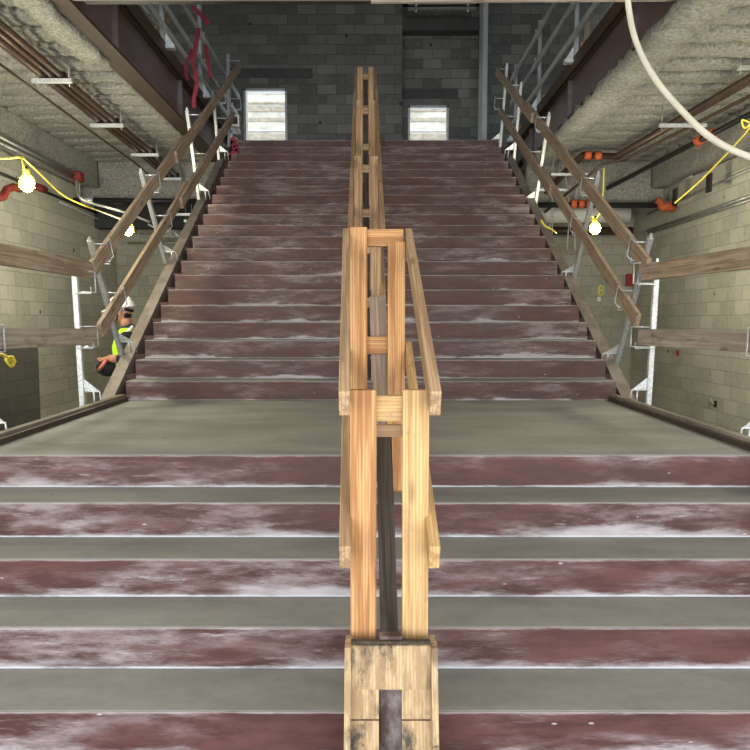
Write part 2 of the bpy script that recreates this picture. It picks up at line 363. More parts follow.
# edge beams ---------------------------------------------------------------
def beam(sgn):
    side = 'left' if sgn < 0 else 'right'
    rt = empty('steel_beam', (sgn*XB, 8.5, 3.4), 'dark primed steel edge beam over the %s side of the stairs with sprayed lower flange' % side, 'beam', 'edge beams beside the stair opening')
    xi = sgn*2.62; xo = sgn*(2.94 if sgn > 0 else 2.85); y0, y1 = 4.2, 14.6; yc = (y0+y1)/2; ly = y1-y0
    MB().box((sgn*2.70, yc, 3.74), (.03, ly, .52)).build('web', M['web'], rt)
    MB().box(((xi+xo)/2, yc, 3.475), (abs(xo-xi), ly, .03)).build('bottom_flange', M['flange'], rt)
    MB().box((sgn*2.75, yc, 4.005), (.26, ly, .03)).build('top_flange', M['flange'], rt)
    MB().box((sgn*2.59, yc, 4.07), (.02, ly, .16)).build('edge_plate', M['flange'], rt)
    for i in range(5):
        MB().box((sgn*2.66, 5.0+i*2.4, 3.74), (.07, .015, .50)).build('stiffener', M['web'], rt)
    mb = MB(); a, b = sorted((sgn*(2.61 if sgn > 0 else 2.80), sgn*3.04)); mb.box(((a+b)/2, yc, 3.44), (b-a, ly, .09))
    if sgn < 0: bmesh.ops.translate(mb.bm, verts=[v for v in mb.bm.verts if v.co.y > yc], vec=(0, 7.6-y1, 0))
    n = int(ly/.08)
    for k in range(1, n): bmesh.ops.bisect_plane(mb.bm, geom=mb.bm.verts[:]+mb.bm.edges[:]+mb.bm.faces[:], plane_co=(0, y0+ly*k/n, 0), plane_no=(0, 1, 0))
    bmesh.ops.bisect_plane(mb.bm, geom=mb.bm.verts[:]+mb.bm.edges[:]+mb.bm.faces[:], plane_co=((a+b)/2, 0, 0), plane_no=(1, 0, 0))
    for v in mb.bm.verts: v.co += noise.noise_vector(v.co*6)*.035+noise.noise_vector(v.co*17)*.025
    for f in mb.bm.faces: f.smooth = True
    mb.build('fireproofing', M['spray_l'], rt)
beam(-1); beam(1)
# header at the front edge of the stair opening
hz = P(500, 3, Y=6.3).z
o = board('header_board', (P(371, 3, Y=6.3).x, 6.3, hz+.07), (2.58, 6.3, hz+.09), .14, .04, M['oldpale'], None, (0, 0, 1)); tag(o, 'pale timber board running overhead across the right half of the opening', 'board')
hb = MB().box((-1.3, 6.36, hz+.12), (2.5, .12, .16)).build('header_beam', M['darkst'], None, (-1.3, 6.36, hz+.12)); tag(hb, 'black steel header overhead across the left half of the opening', 'beam')

# stairs --------------------------------------------------------------------
lo = empty('lower_stair_flight', (0, YE, G), 'wide lower flight of worn maroon risers and grey concrete treads', 'stairs')
for k in range(5):
    y = YE-k*T1; z = -(k+1)*RI
    MB().box((0, y+.011, z+RI/2), (4.72, .022, RI-.004), None, .002).build('riser', M['riser_low'], lo, (0, y, z))
    if k: MB().box((0, y+T1/2+.008, z+RI-.02), (4.72, T1+.0, .04)).build('tread', M['tread'], lo, (0, y, z+RI-.02))
for sx in (-2.40, 2.34):
    mb = MB(); mb.prism([(sx, YE+.1, .06), (sx, YE-.05, .06), (sx, YE-4*T1-.25, G+.12), (sx, YE-4*T1-.25, G), (sx, YE+.1, G)], (.05, 0, 0)); mb.build('stringer', M['stringer'], lo)
# landing slab
XL0, XL1 = -2.44, 2.33
ld = empty('stair_landing', (0, 5.0, 0), 'grey concrete mid landing between the two maroon flights', 'landing')
MB().box(((XL0+XL1)/2, (YE+YR)/2+.04, -.05), (XL1-XL0-.06, YR-YE+.04, .1)).build('slab', M['landing'], ld, (0, 5, -.05))
for a, b in ((P(-2, 437.5, Z=.03), P(106, 402, Z=.03)), (P(752, 443, Z=.03), P(631, 402.5, Z=.03))):
    b = Vector((b.x, YR+.02, .03)); a = a+(a-b).normalized()*.45
    MB().bar(a+Vector((0, 0, -.09)), b+Vector((0, 0, -.09)), .05, .23, (1, 0, 0)).build('edge_plate', M['stringer'], ld)
    s = 1 if a.x < 0 else -1
    MB().bar(a+Vector((s*.045, 0, -.02)), b+Vector((s*.045, 0, -.02)), .03, .05, (1, 0, 0)).build('edge_angle', M['flange'], ld)
up = empty('upper_stair_flight', (0, YR, 0), 'long upper flight of maroon steps rising to the dark upper hall', 'stairs')
def xl(k): return -2.262 - .03*k/20
def xr(k): return 2.19 - .14*k/20
for k in range(NU):
    y = YR+k*T2; z = k*RI; a, b = xl(k), xr(k)
    MB().box(((a+b)/2, y+.011, z+RI/2), (b-a, .022, RI-.004), None, .002).build('riser', M['riser_up'], up, (0, y, z))
    if k < NU-1: MB().box(((a+b)/2, y+T2/2+.01, z+RI-.02), (b-a, T2, .04)).build('tread', M['tread'], up, (0, y, z+RI-.02))
def nz(y): return RI+(y-YR)*RI/T2
ya, yb = YR-.02, YT+.1
def curbx(sgn, y):
    t = (y-YR)/(YT-YR)
    return -2.43-.05*t if sgn < 0 else 2.30-.13*t
for sgn in (-1, 1):
    ax, bx = curbx(sgn, ya), curbx(sgn, yb); h = -.155
    mb = MB(); mb.bar((ax, ya, nz(ya)+h-.16-.03), (bx, yb, nz(yb)+h-.16), .115, .34, (1, 0, 0)); 
    mb.build('stringer', M['stringer'], up)
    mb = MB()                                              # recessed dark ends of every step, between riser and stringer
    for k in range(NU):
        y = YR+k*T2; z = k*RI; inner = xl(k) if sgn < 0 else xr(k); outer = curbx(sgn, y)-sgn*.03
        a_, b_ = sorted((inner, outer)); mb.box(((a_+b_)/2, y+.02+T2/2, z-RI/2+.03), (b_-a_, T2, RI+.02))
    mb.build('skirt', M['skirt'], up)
MB().box((-.1, YT+.25, ZT-.02), (4.34, .46, .04)).build('top_tread', M['tread'], up, (0, YT+.2, ZT-.02))

# ------------------------------------------------------------------ side guard rails
def guard_post(base, top, along, inward, rails, label, m='galv'):
    base = Vector(base); top = Vector(top); u = (top-base).normalized(); length = (top-base).length; s = Vector(inward).normalized()
    f = Vector(along).normalized(); s = (s-u*s.dot(u)).normalized()
    rt = empty('guard_post', base, label, 'guardrail post', 'galvanised guardrail posts')
    MB().bar(base-u*.04, top, .045, .045, s, .004).build('post_tube', M[m], rt)
    MB().bar(top, top+u*.03, .02, .02, s).build('top_pin', M['galvb'], rt)
    for ra, rb in rails:                                  # rod brackets wrapping each timber
        ra = Vector(ra); rb = Vector(rb); n = (rb-ra).normalized(); w0 = base-ra       # closest points of post line and rail line
        bb = u.dot(n); h = (bb*n.dot(w0)-u.dot(w0))/(1-bb*bb); h = min(h, length-.05)
        c = base+u*h; w_ = abs(((ra+n*((c-ra).dot(n)))-c).dot(s))+.035; hi_, lo_ = .085, -.085
        v = (u-n*u.dot(n)).normalized()
        p = [c+v*hi_, c+v*hi_+s*w_, c+v*hi_+s*w_+n*.10, c+v*lo_+s*w_+n*.10, c+v*lo_+s*w_, c+v*lo_]
        MB().tube(p, .0065, 6).build('rail_bracket', M['galvb'], rt)
        e = c+v*(lo_-.01)-n*.03
        MB().tube([e, e+s*(w_+.01), e+s*(w_+.01)+v*.05], .006, 6).build('hook', M['galvb'], rt)
    b0 = base+u*.13                                       # clamp foot: gusset plate, arm and two prongs
    mb = MB(); mb.prism([b0+u*.11+s*.02-f*.004, b0+s*.02-f*.004, b0+s*.15-f*.004], f*.008); mb.build('gusset', M['galvb'], rt)
    mb = MB(); mb.tube([b0, b0+s*.15, b0+s*.155-u*.13], .008, 6); mb.tube([b0+s*.10, b0+s*.10-u*.13], .008, 6); mb.build('clamp', M['galvb'], rt)
    return rt
NRM = Vector((0, -RI, T2)).normalized(); ALONG = Vector((0, T2, RI)).normalized(); Zv = Vector((0, 0, 1)); Yv = Vector((0, 1, 0))
XLr, XRr = -2.385, 2.27
RLL = [(P(-12, 252, X=-2.36), P(91, 270.5, X=-2.40)), (P(-12, 338.5, X=-2.36), P(98, 336.5, X=-2.40))]
RLR = [(P(762, 256, X=2.28), P(643, 273, X=2.26)), (P(762, 342, X=2.28), P(640, 337, X=2.26))]
RSL = [(P(93, 268, X=XLr), P(237, 66, X=-2.33)), (P(100, 331, X=XLr), P(231, 115, X=-2.33))]
RSR = [(P(648, 266, X=XRr), P(499, 70, X=2.13)), (P(638, 321, X=XRr), P(502, 110, X=2.10))]
guard_post(P(83, 407, X=-2.47), P(75, 276, X=-2.49), Yv, (1, 0, 0), RLL, 'bright upright guardrail post at the left landing edge, below the leaning ones', 'galvb')
guard_post(P(648, 405, X=2.36), P(657, 262, X=2.38), Yv, (-1, 0, 0), RLR, 'bright upright guardrail post at the right landing edge', 'galvb')
guard_post(P(-16, 443, X=-2.47), P(-40, 255, X=-2.49), Yv, (1, 0, 0), RLL, 'guardrail post foot cut off by the left picture edge', 'galvb')
guard_post(P(764, 449, X=2.36), P(790, 250, X=2.38), Yv, (-1, 0, 0), RLR, 'guardrail post foot cut off by the right picture edge', 'galvb')
names = ['lowest', 'second', 'third']
for i, (pb_, pt_) in enumerate((((121, 352), (90, 240)), ((165, 260), (141, 171)), ((199, 199), (187, 110)))):
    guard_post(P(*pb_, X=-2.50), P(*pt_, X=-2.47), ALONG, (1, 0, 0), RSL, '%s leaning galvanised post clamped to the left stair stringer' % names[i])
for i, (pb_, pt_) in enumerate((((616, 364), (650.5, 237)), ((573, 281), (598, 174)), ((535, 206), (549, 114)))):
    guard_post(P(*pb_, X=2.35-.03*i), P(*pt_, X=2.35-.03*i), ALONG, (-1, 0, 0), RSR, '%s leaning galvanised post clamped to the right stair stringer' % names[i])
guard_post(P(219, 160, X=-2.50), P(213, 93, X=-2.48), ALONG, (1, 0, 0), RSL, 'slightly leaning post on the left stringer just below the top step')
guard_post(P(514, 158, X=2.24), P(521, 84, X=2.24), ALONG, (-1, 0, 0), RSR, 'slightly leaning post on the right stringer just below the top step')
guard_post(P(229, 147, X=-2.48), P(228, 61, X=-2.48), ALONG, (1, 0, 0), RSL, 'upright post beside the top step at the left end of the rails')
guard_post(P(500, 147, X=2.18), P(507, 65, X=2.20), ALONG, (-1, 0, 0), RSR, 'upright post beside the top step at the right end of the rails')

def rail(name, a, b, label, m='old', d=.135, t=.038, x=(1, 0, 0)):
    o = board(name, a, b, t, d, M[m], None, x); tag(o, label, 'guardrail timber', 'guardrail timbers'); return o
# landing rails
rail('timber_rail', P(-12, 252, X=-2.36), P(91, 270.5, X=-2.40), 'brown level timber rail on top at the left landing edge')
rail('timber_rail', P(-12, 338.5, X=-2.36), P(98, 336.5, X=-2.40), 'level grey timber mid rail at the left landing edge', 'oldpale')
rail('timber_rail', P(762, 256, X=2.28), P(643, 273, X=2.26), 'brown level timber rail on top at the right landing edge')
rail('timber_rail', P(762, 342, X=2.28), P(640, 337, X=2.26), 'level grey timber mid rail at the right landing edge', 'oldpale')
# stair rails, each spliced from two timbers
def two(a, m0, m1, b, la, lb, off, ma='old', mb_='old'):
    rail('timber_rail', a, m1, la, ma); o = Vector((off, 0, -.005)); rail('timber_rail', m0+o, b+o, lb, mb_)
def seg(pa, pb, X0, X1, f0, f1):
    a = P(*pa, X=X0); b = P(*pb, X=X1); return a, a.lerp(b, f0), a.lerp(b, f1), b
a, m0, m1, b = seg((93, 268), (237, 66), XLr, -2.33, .38, .46)
two(a, m0, m1, b, 'lower length of the left upper stair rail, pale timber end near landing', 'upper length of the left upper stair rail reaching the top floor', .04, 'rail_old' if 'rail_old' in M else 'old')
a, m0, m1, b = seg((100, 331), (231, 115), XLr, -2.33, .44, .52)
two(a, m0, m1, b, 'lower length of the left middle stair rail, in front of the worker', 'upper length of the left middle stair rail near the top steps', .04)
a, m0, m1, b = seg((648, 266), (499, 70), XRr, 2.13, .60, .68)
two(a, m0, m1, b, 'lower length of the right upper stair rail above the bulb', 'upper length of the right upper stair rail reaching the top floor', -.04)
a, m0, m1, b = seg((638, 321), (502, 110), XRr, 2.10, .46, .56)
two(a, m0, m1, b, 'lower length of the right middle stair rail', 'upper length of the right middle stair rail, bright at its top end', -.04)

# upper floor guardrails along both beams -----------------------------------
def upper_guard(sgn):
    side = 'left' if sgn < 0 else 'right'; X = sgn*2.62
    ys = (8.93, 10.82, 12.9) if sgn < 0 else (9.42, 11.5, 13.4)
    hs = (4.95, 4.56, 4.30) if sgn < 0 else (5.26, 4.82, 4.40)
    for i, y in enumerate(ys):
        base = Vector((X, y, 4.10))
        rt = empty('guard_post', base, '%s upright post of the upper floor guardrail on the %s beam' % (('nearest', 'middle', 'farthest')[i], side), 'guardrail post', 'upper floor guardrail posts')
        MB().bar(base, base+Vector((0, 0, 1.38)), .055, .055, None, .004).build('post_tube', M['galv'], rt)
        mb = MB(); mb.box((X-sgn*.02, y, 4.10), (.26, .09, .05)); mb.build('clamp', M['galvb'], rt)
        mb = MB(); mb.prism([(X-sgn*.03, y-.005, 4.12), (X-sgn*.14, y-.005, 4.12), (X-sgn*.03, y-.005, 4.30)], (0, .01, 0)); mb.build('gusset', M['galvb'], rt)
        mb = MB(); 
        for h in hs[:2]: mb.tube([(X, y, h+.06), (X-sgn*.08, y, h+.06), (X-sgn*.08, y-.08, h+.06), (X-sgn*.08, y-.08, h-.06), (X, y, h-.06)], .007, 6)
        mb.build('rail_bracket', M['galvb'], rt)
        o = board('timber_block', (X+sgn*.10, y-.02, 4.10), (X+sgn*.10, y-.02, 4.34), .09, .04, M['pine' if sgn < 0 else 'rail_pine']); tag(o, 'short timber block wedged behind the %s post on the %s beam' % (('nearest', 'middle', 'farthest')[i], side), 'timber block', 'wedged timber blocks')
    for h, nm in zip(hs, ('top', 'middle', 'bottom')):
        o = board('metal_rail', (X-sgn*.05, 7.4, h), (X-sgn*.05, 13.6, h), .035, .085, M['galvb'], None, (1, 0, 0)); tag(o, 'weathered grey %s rail of the upper floor guardrail on the %s side' % (nm, side), 'guardrail', 'upper floor rails')
upper_guard(-1); upper_guard(1)

# ------------------------------------------------------------------ centre timber barrier
STW, STT = .089, .038
def stud_frame(root, cx, y, z0, z1, half=.132, blocks=(), short=0, m=('pine', 'pine2'), lean=0):
    for i, s in enumerate((-1, 1)):
        x = cx+s*(half-STW/2); zz = z1-(short if s > 0 else 0)
        board('stud', (x, y, z0), (x, y, zz), STW, STT, M[m[i]], root, (1, 0, 0))
    for (zb, h, yo, mm, w_) in blocks:
        board('block', (cx-w_/2, y+yo, zb), (cx+w_/2, y+yo, zb), h, .038, M[mm], root, (0, 0, 1))
lb = empty('timber_barrier', (.05, 2.9, G), 'bright new pine stud and rail barrier down the middle of the lower flight', 'barrier')
# near frame A
cxA = P(389.5, 400, Y=2.35).x
zA = P(389, 390, Y=2.33).z
stud_frame(lb, cxA, 2.35, G, zA, .133, [(P(389, 408, Y=2.39).z, .089, .039, 'pine2', .26), (P(389, 430, Y=2.45).z, .04, .09, 'stubw' if 'stubw' in M else 'rail_pine', .24)])
# far frame B
cxB = P(377.5, 300, Y=3.66).x; zB = P(377, 227, Y=3.64).z
stud_frame(lb, cxB, 3.655, -RI, zB, .142, [(P(377, 238, Y=3.69).z, .089, .039, 'pine', .27), (P(377, 345, Y=3.69).z, .089, .039, 'pine', .27)], .075, ('pine', 'pine'))
for s in (-1, 1):
    for dz, nm in ((0, 'top_rail'), (-.50, 'mid_rail')):
        xa = (P(344.5, 400, Y=2.2).x if s < 0 else P(435.5, 400, Y=2.2).x)
        za = P(389, 404 if dz == 0 else 558, Y=2.2).z
        xb_ = cxB + s*.163
        zb_ = P(389, 236, Y=3.72).z if dz == 0 else P(389, 349, Y=3.72).z
        board(nm, (xa, 2.2, za), (xb_, 3.74, zb_), .036, .089, M['rail_pine' if s < 0 else 'pine2' if dz else 'rail_pine'], lb, (1, 0, 0))
board('back_stud', (cxB+.04, 3.76, -.1), (cxB+.0, 3.76, zB-.35), .089, .038, M['old'], lb, (1, 0, 0))
# plywood box round the foot
pb = empty('plywood_box', (.05, 2.15, G), 'stained plywood box round the foot of the barrier, notched at the front', 'box')
bx0, bx1 = P(351, 650, Y=2.22).x, P(431, 650, Y=2.22).x; bz = P(390, 648, Y=2.22).z; xm0, xm1 = P(379, 700, Y=2.2).x, P(402, 700, Y=2.2).x
zn = P(390, 695, Y=2.18).z; zs = P(390, 730, Y=2.14).z
f0 = 2.235; lean = .16
def fy(z): return f0-(bz-z)*lean
def panel(name, x0, x1, z0, z1, t=.018, m='ply', yo=0):
    mb = MB(); mb.prism([(x0, fy(z0)+yo, z0), (x1, fy(z0)+yo, z0), (x1, fy(z1)+yo, z1), (x0, fy(z1)+yo, z1)], (0, t, 0)); return mb.build(name, M[m], pb, ((x0+x1)/2, fy(z0), z0))
panel('front_plate', bx0, bx1, zn, bz)
panel('front_plate', bx0, xm0, zs+.002, zn); panel('front_plate', xm1, bx1, zs+.002, zn)
panel('front_plate', bx0, xm0, G, zs-.004); panel('front_plate', xm1, bx1, G, zs-.004)
MB().box(((bx0+bx1)/2, f0+.02, bz+.006), (bx1-bx0, .02, .008)).build('top_edge', M['dark_timber'], pb)
for s, x in ((-1, bx0), (1, bx1)):
    mb = MB(); t = .02*s
    mb.prism([(x, fy(bz)-.03, bz+.008), (x, fy(G)-.10, G), (x, 2.30, G), (x, 2.30, bz+.008)], (t, 0, 0)); mb.build('side_panel', M['ply'], pb, (x, 2.2, (bz+G)/2))
# dark steel divider sloping up inside the barrier
dv = empty('steel_stub', (.05, 2.1, G), 'stained dark steel member standing in the notch of the plywood box', 'steel post')
MB().bar((P(391, 740, Y=2.26).x, 2.275, G), (P(391, 655, Y=2.28).x, 2.28, bz+.02), .078, .04, (1, 0, 0), .004).build('post', M['stub'], dv)
o = board('dark_plank', (P(391, 650, Y=2.55).x, 2.56, -.68), (P(384, 437, Y=3.28).x, 3.28, P(384, 437, Y=3.28).z), .072, .03, M['dark_timber'], None, (1, 0, 0), .002); tag(o, 'dark weathered plank leaning up between the pine studs', 'plank')

# upper flight barrier
ub = empty('timber_barrier', (-.08, 8.5, nz(8.5)), 'receding pine stud and rail barrier up the middle of the upper flight', 'barrier')
def cx_up(y): return P(366.5, 227, Y=6.4).x + (y-6.4)*(P(365.5, 70, Y=11.4).x-P(366.5, 227, Y=6.4).x)/5.0
def tread_z(y): return max(0, (math.floor((y-YR)/T2+1e-6)+1)*RI) if y >= YR else 0
for y, pyt in ((6.45, 234), (7.99, 156), (9.84, 100), (11.39, 67)):
    zt = P(366, pyt, Y=y-.02).z; z0 = tread_z(y)
    stud_frame(ub, cx_up(y), y, z0, zt, .132, [(zt-.13, .089, .039, 'rail_pine', .26), (zt-.62, .089, .039, 'rail_pine', .26), (zt-1.05, .089, .039, 'old', .26)], 0, ('rail_pine', 'rail_pine'))
    board('back_stud', (cx_up(y), y+.07, z0), (cx_up(y), y+.07, zt-.15), .06, .038, M['dark_timber'], ub, (1, 0, 0))
for s in (-1, 1):
    for dz, nm in ((-.06, 'top_rail'), (-.58, 'mid_rail')):
        ya_, yb_ = 6.3, 11.55
        za = P(366, 156, Y=7.97).z + (ya_-7.99)*.632 + dz; zb_ = P(366, 67, Y=11.37).z + (yb_-11.39)*.632 + dz
        board(nm, (cx_up(ya_)+s*.152, ya_, za), (cx_up(yb_)+s*.152, yb_, zb_), .036, .089, M['rail_pine'], ub, (1, 0, 0))

# ------------------------------------------------------------------ services under the decks
def tubeobj(name, pts, r, m, label, cat, group=None, n=8):
    c = Vector(pts[0]); return tag(MB().tube(pts, r, n).build(name, M[m], None, c), label, cat, group)
def trapeze(px, py, X, L, label, rods=True, m='galvb'):
    c = P(px, py, X=X); rt = empty('trapeze_hanger', c, label, 'pipe hanger', 'trapeze pipe hangers')
    MB().box(c, (L, .045, .045), None, .004).build('strut', M[m], rt)
    for s in (-1, 1): MB().tube([c+Vector((s*(L/2-.03), 0, -.06)), Vector((c.x+s*(L/2-.03), c.y, 3.58))], .006, 6).build('rod', M['conduit'], rt)
    return c
L_ = [(52, 81, -3.36, .42), (107, 125.5, -3.40, .42), (145, 155, -3.43, .42), (171, 179, -3.44, .36)]
nmL = ['nearest', 'second', 'third', 'farthest']
hc = [trapeze(a, b, X, l, '%s white strut hanger under the brown pipes on the left' % nmL[i]) for i, (a, b, X, l) in enumerate(L_)]
hc.insert(0, hc[0]+(hc[0]-hc[1]))
for k, (dx, dz, r, nm) in enumerate(((-.11, .075, .048, 'thick brown'), (.0, .055, .028, 'thin middle'), (.09, .06, .033, 'inner brown'))):
    tubeobj('overhead_pipe', [c+Vector((dx, 0, dz)) for c in hc], r, 'brownpipe', '%s pipe carried on the left hangers' % nm, 'pipe', 'pipes on the left hangers')
tubeobj('overhead_pipe', [c+Vector((-.17, 0, -.10)) for c in hc], .014, 'brownpipe', 'thin rusty line just below the left hangers', 'pipe', 'pipes on the left hangers')
for i, c in enumerate(hc[1:]):
    mb = MB()
    for k in range(3): mb.box((c.x-.10+k*.10, c.y+.05, c.z+.06), (.07, .06, .09), None, .01)
    tag(mb.build('pipe_clamps', M['blackpipe'], None, c), 'black pipe clamps sitting on the %s left hanger' % nmL[i], 'pipe clamps', 'clamps on the left hangers')
# right hand side
trapeze(683, 125.5, 3.92, .60, 'nearest white strut hanger under the brown pipe on the right')
trapeze(752, 68, 3.95, .30, 'grey strut hanger cut by the right picture edge', m='galv')
trapeze(571, 174.5, 3.2, .66, 'white strut hanger between the right stair rails')
trapeze(551, 190, 2.95, .55, 'lowest white strut hanger by the right stringer')
A0 = P(762, 72, X=4.0); A1 = P(617, 156.5, X=3.75); A2 = P(583, 155, X=3.25); A3 = P(535, 202, X=2.86)
tubeobj('overhead_pipe', [A0, A1, A2, A3], .055, 'brownpipe', 'thick brown pipe stepping sideways under the right deck', 'pipe', 'pipes under the right deck', 10)
tubeobj('overhead_pipe', [P(762, 90, X=4.15), P(628, 158, X=3.95), P(600, 166, X=3.45), P(545, 212, X=3.0)], .022, 'brownpipe', 'thin brown line beside the thick brown pipe', 'pipe', 'pipes under the right deck')
for t, nm in ((0.0, 'at the left bend'), (.5, 'mid way')):
    c = A2.lerp(A1, .05+t*.6); d = (A1-A2).normalized(); tag(MB().tube([c, c+d*.10], .066, 10).build('pipe_coupling', M['orange'], None, c), 'orange coupling %s of the brown pipe jog' % nm, 'coupling', 'orange pipe couplings')
B0 = P(764, 107, X=4.55); B1 = P(604, 190, X=4.0)
tubeobj('sprinkler_pipe', [B0, B1], .038, 'blackpipe', 'black pipe slanting under the right deck above the hose', 'pipe', 'black sprinkler pipes')
for t, nm in ((.19, 'left one of the pair on the slanted black pipe'), (.255, 'right one of the pair on the slanted black pipe')):
    c = B0.lerp(B1, .49-t); d = (B1-B0).normalized(); mb = MB(); mb.tube([c, c+d*.10], .062, 10); mb.box(c+d*.05, (.16, .04, .05), None, .008); mb.box(c+d*.05+Vector((0, 0, -.07)), (.02, .02, .06))
    tag(mb.build('pipe_coupling', M['orange'], None, c), 'orange coupling, '+nm, 'coupling', 'orange pipe couplings')
tubeobj('sprinkler_pipe', [P(538, 205, Y=12.0), P(678, 205.5, Y=12.0)], .045, 'blackpipe', 'level black pipe below the right sprayed beam', 'pipe', 'black sprinkler pipes', 10)
c = P(581, 204, Y=12.0); mb = MB()
for dx in (-.13, 0, .13): mb.tube([c+Vector((dx-.045, 0, 0)), c+Vector((dx+.045, 0, 0))], .075, 10)
tag(mb.build('pipe_coupling', M['orange'], None, c), 'orange coupling on the level black pipe at right', 'coupling', 'orange pipe couplings')
c = P(665, 206, Y=11.95); mb = MB(); mb.ball(c, .10, (1.3, .9, .9)); mb.tube([c+Vector((-.15, 0, .1)), c+Vector((.15, 0, -.06))], .06, 10)
tag(mb.build('red_valve', M['orange'], None, c), 'red tee fitting near the end of the level black pipe', 'fitting')
tubeobj('overhead_duct', [P(537, 214, Y=12.9), P(628, 214, Y=12.9)], .165, 'duct', 'large pale wrapped pipe behind the right stair rails', 'duct', None, 20)
tubeobj('overhead_duct', [P(530, 231, Y=13.4), P(632, 231, Y=13.4)], .075, 'brownpipe', 'dark brown pipe below the pale wrapped pipe', 'pipe', None, 12)
tubeobj('sprinkler_pipe', [P(47, 200, Y=12.0), P(210, 201.5, Y=12.0)], .045, 'blackpipe', 'level black pipe below the left sprayed beam', 'pipe', 'black sprinkler pipes', 10)
for px, nm in ((66, 'left red'), (88, None), (50, None)):
    c = P(px, 200.5, Y=12.0); tag(MB().tube([c-Vector((.1, 0, 0)), c+Vector((.1, 0, 0))], .068, 10).build('pipe_coupling', M['red' if nm else 'galvb'], None, c), '%s coupling on the level black pipe at left' % ('red' if nm else ('pale inner' if px == 88 else 'pale end')), 'coupling', 'left pipe couplings')
# conduits on the side walls
xw = -XW+.38
tubeobj('wall_conduit', [P(-8, 133, X=xw+.05), P(78, 177, X=xw+.05)], .022, 'conduit', 'upper grey conduit running along the left wall to a red box', 'conduit', 'conduits on the left wall')
tubeobj('wall_conduit', [P(-8, 139, X=xw+.05), P(76, 180, X=xw+.05)], .022, 'conduit', 'grey conduit just under the upper one on the left wall', 'conduit', 'conduits on the left wall')
tubeobj('wall_conduit', [P(-8, 170, X=-XW+.06), P(128, 226, X=-XW+.06)], .022, 'blackpipe', 'dark conduit crossing the left wall behind the bulb', 'conduit', 'conduits on the left wall')
tubeobj('wall_conduit', [P(60, 202, X=-XW+.10), P(125, 231, X=-XW+.06)], .016, 'galvb', 'bright thin conduit below the dark one on the left wall', 'conduit', 'conduits on the left wall')
c = P(78, 177, X=xw+.08); tag(MB().box(c, (.14, .16, .16), None, .015).build('junction_box', M['red'], None, c), 'red junction box at the end of the upper left conduits', 'junction box')
for k in (-1, 1):
    c = P(78+k*2, 181, X=xw+.08); tubeobj('loose_wire', [c, P(78+k*1.2, 190, X=xw+.08), P(80, 200, X=xw+.06)], .008, 'greycord', ('left' if k < 0 else 'right')+' one of the two grey wires hanging from the red junction box', 'wire', 'wires under the red box')
tubeobj('red_pipe', [P(-4, 198, X=-4.6), P(3, 197, X=-4.6), P(7, 189, X=-4.6), P(14, 187, X=-4.6), P(20, 189, X=-4.6)], .05, 'red', 'red bent pipe fitting beside the big bulb at the left edge', 'pipe fitting')
c = P(40, 188, X=-XW+.05); tag(MB().tube([c-Vector((0, .15, 0)), c+Vector((0, .15, 0))], .055, 10).build('pipe_coupling', M['red'], None, c), 'dull red coupling right of the big left bulb', 'coupling')
rs = [P(42+dx, 184+dy, X=-4.75) for dx, dy in ((-3, -8), (-2, -2), (2, 3), (6, 0), (5, -6), (1, -4), (2, 2), (6, 3), (7, -4))]; rs = [Vector((-XW+.03, p.y, p.z)) for p in rs]
tubeobj('wire_coil', rs, .016, 'greycord', 'grey coil of wire on the left wall beside the bulb', 'wire coil')
# right wall conduits
for y0_, y1_, r, nm in ((168, 214, .02, 'upper'), (196, 231, .025, 'middle'), (200, 234, .018, 'lower')):
    tubeobj('wall_conduit', [P(762, y0_-4, X=XW-.08), P(648, y1_, X=XW-.08)], r, 'conduit', '%s pale conduit along the right wall' % nm, 'conduit', 'conduits on the right wall')
tubeobj('wall_conduit', [P(692, 176, X=XW-.36), P(678, 183, X=XW-.36), P(668, 189, X=XW-.36), P(664, 204, X=XW-.36)], .022, 'conduit', 'grey conduit elbow dropping to the red tee at right', 'conduit', 'conduits on the right wall')
for px, py in ((709, 183), (675, 197)):
    c = P(px, py, X=XW-.34); tag(MB().box(c, (.03, .14, .26), None, .004).build('wall_slot', M['darkst'], None, c), 'dark slot in the sprayed band, %s' % ('the right one' if px > 700 else 'beside the red tee'), 'slot', 'slots in the right band')
# red marks and box at the right corner
c = P(630, 280, Y=YF-.03); tag(MB().box(c, (.16, .06, .24), None, .01).build('alarm_box', M['redpaint'], None, c), 'red box on the wall behind the right leaning post', 'box')
c = P(677.5, 353, X=XW-.012); tag(MB().box(c, (.02, .07, .09), None, .003).build('wall_tag', M['redpaint'], None, c), 'small red tag on the right block wall below the mid rail', 'tag')
c = P(715, 404, X=XW-.02); tag(MB().box(c, (.03, .04, .09)).build('wall_outlet', M['blackpipe'], None, c), 'small black outlet low on the right block wall', 'outlet')
tubeobj('loose_wire', [P(714, 404, X=XW-.04), P(710, 398, X=XW-.06), P(706, 401, X=XW-.06), P(707, 406, X=XW-.05)], .01, 'greycord', 'pale wire loop at the black outlet on the right wall', 'wire')
def text(name, s, c, size, m, rot, label, cat):
    cu = bpy.data.curves.new(name, 'FONT'); cu.body = s; cu.size = size; cu.extrude = .002; cu.align_x = 'CENTER'; cu.align_y = 'CENTER'
    o = bpy.data.objects.new(name+'_tmp', cu); COL.objects.link(o); dg = bpy.context.evaluated_depsgraph_get(); me = bpy.data.meshes.new_from_object(o.evaluated_get(dg))
    bpy.data.objects.remove(o); me.materials.clear(); me.materials.append(m)
    q = bpy.data.objects.new(name, me); COL.objects.link(q); q.location = c; q.rotation_euler = rot; return tag(q, label, cat)
text('painted_number', '8', P(601, 291, Y=YF-.006), .30, M['yellow'], (R(90), 0, 0), 'yellow 8 sprayed on the dark block wall behind the right rails', 'painted number')
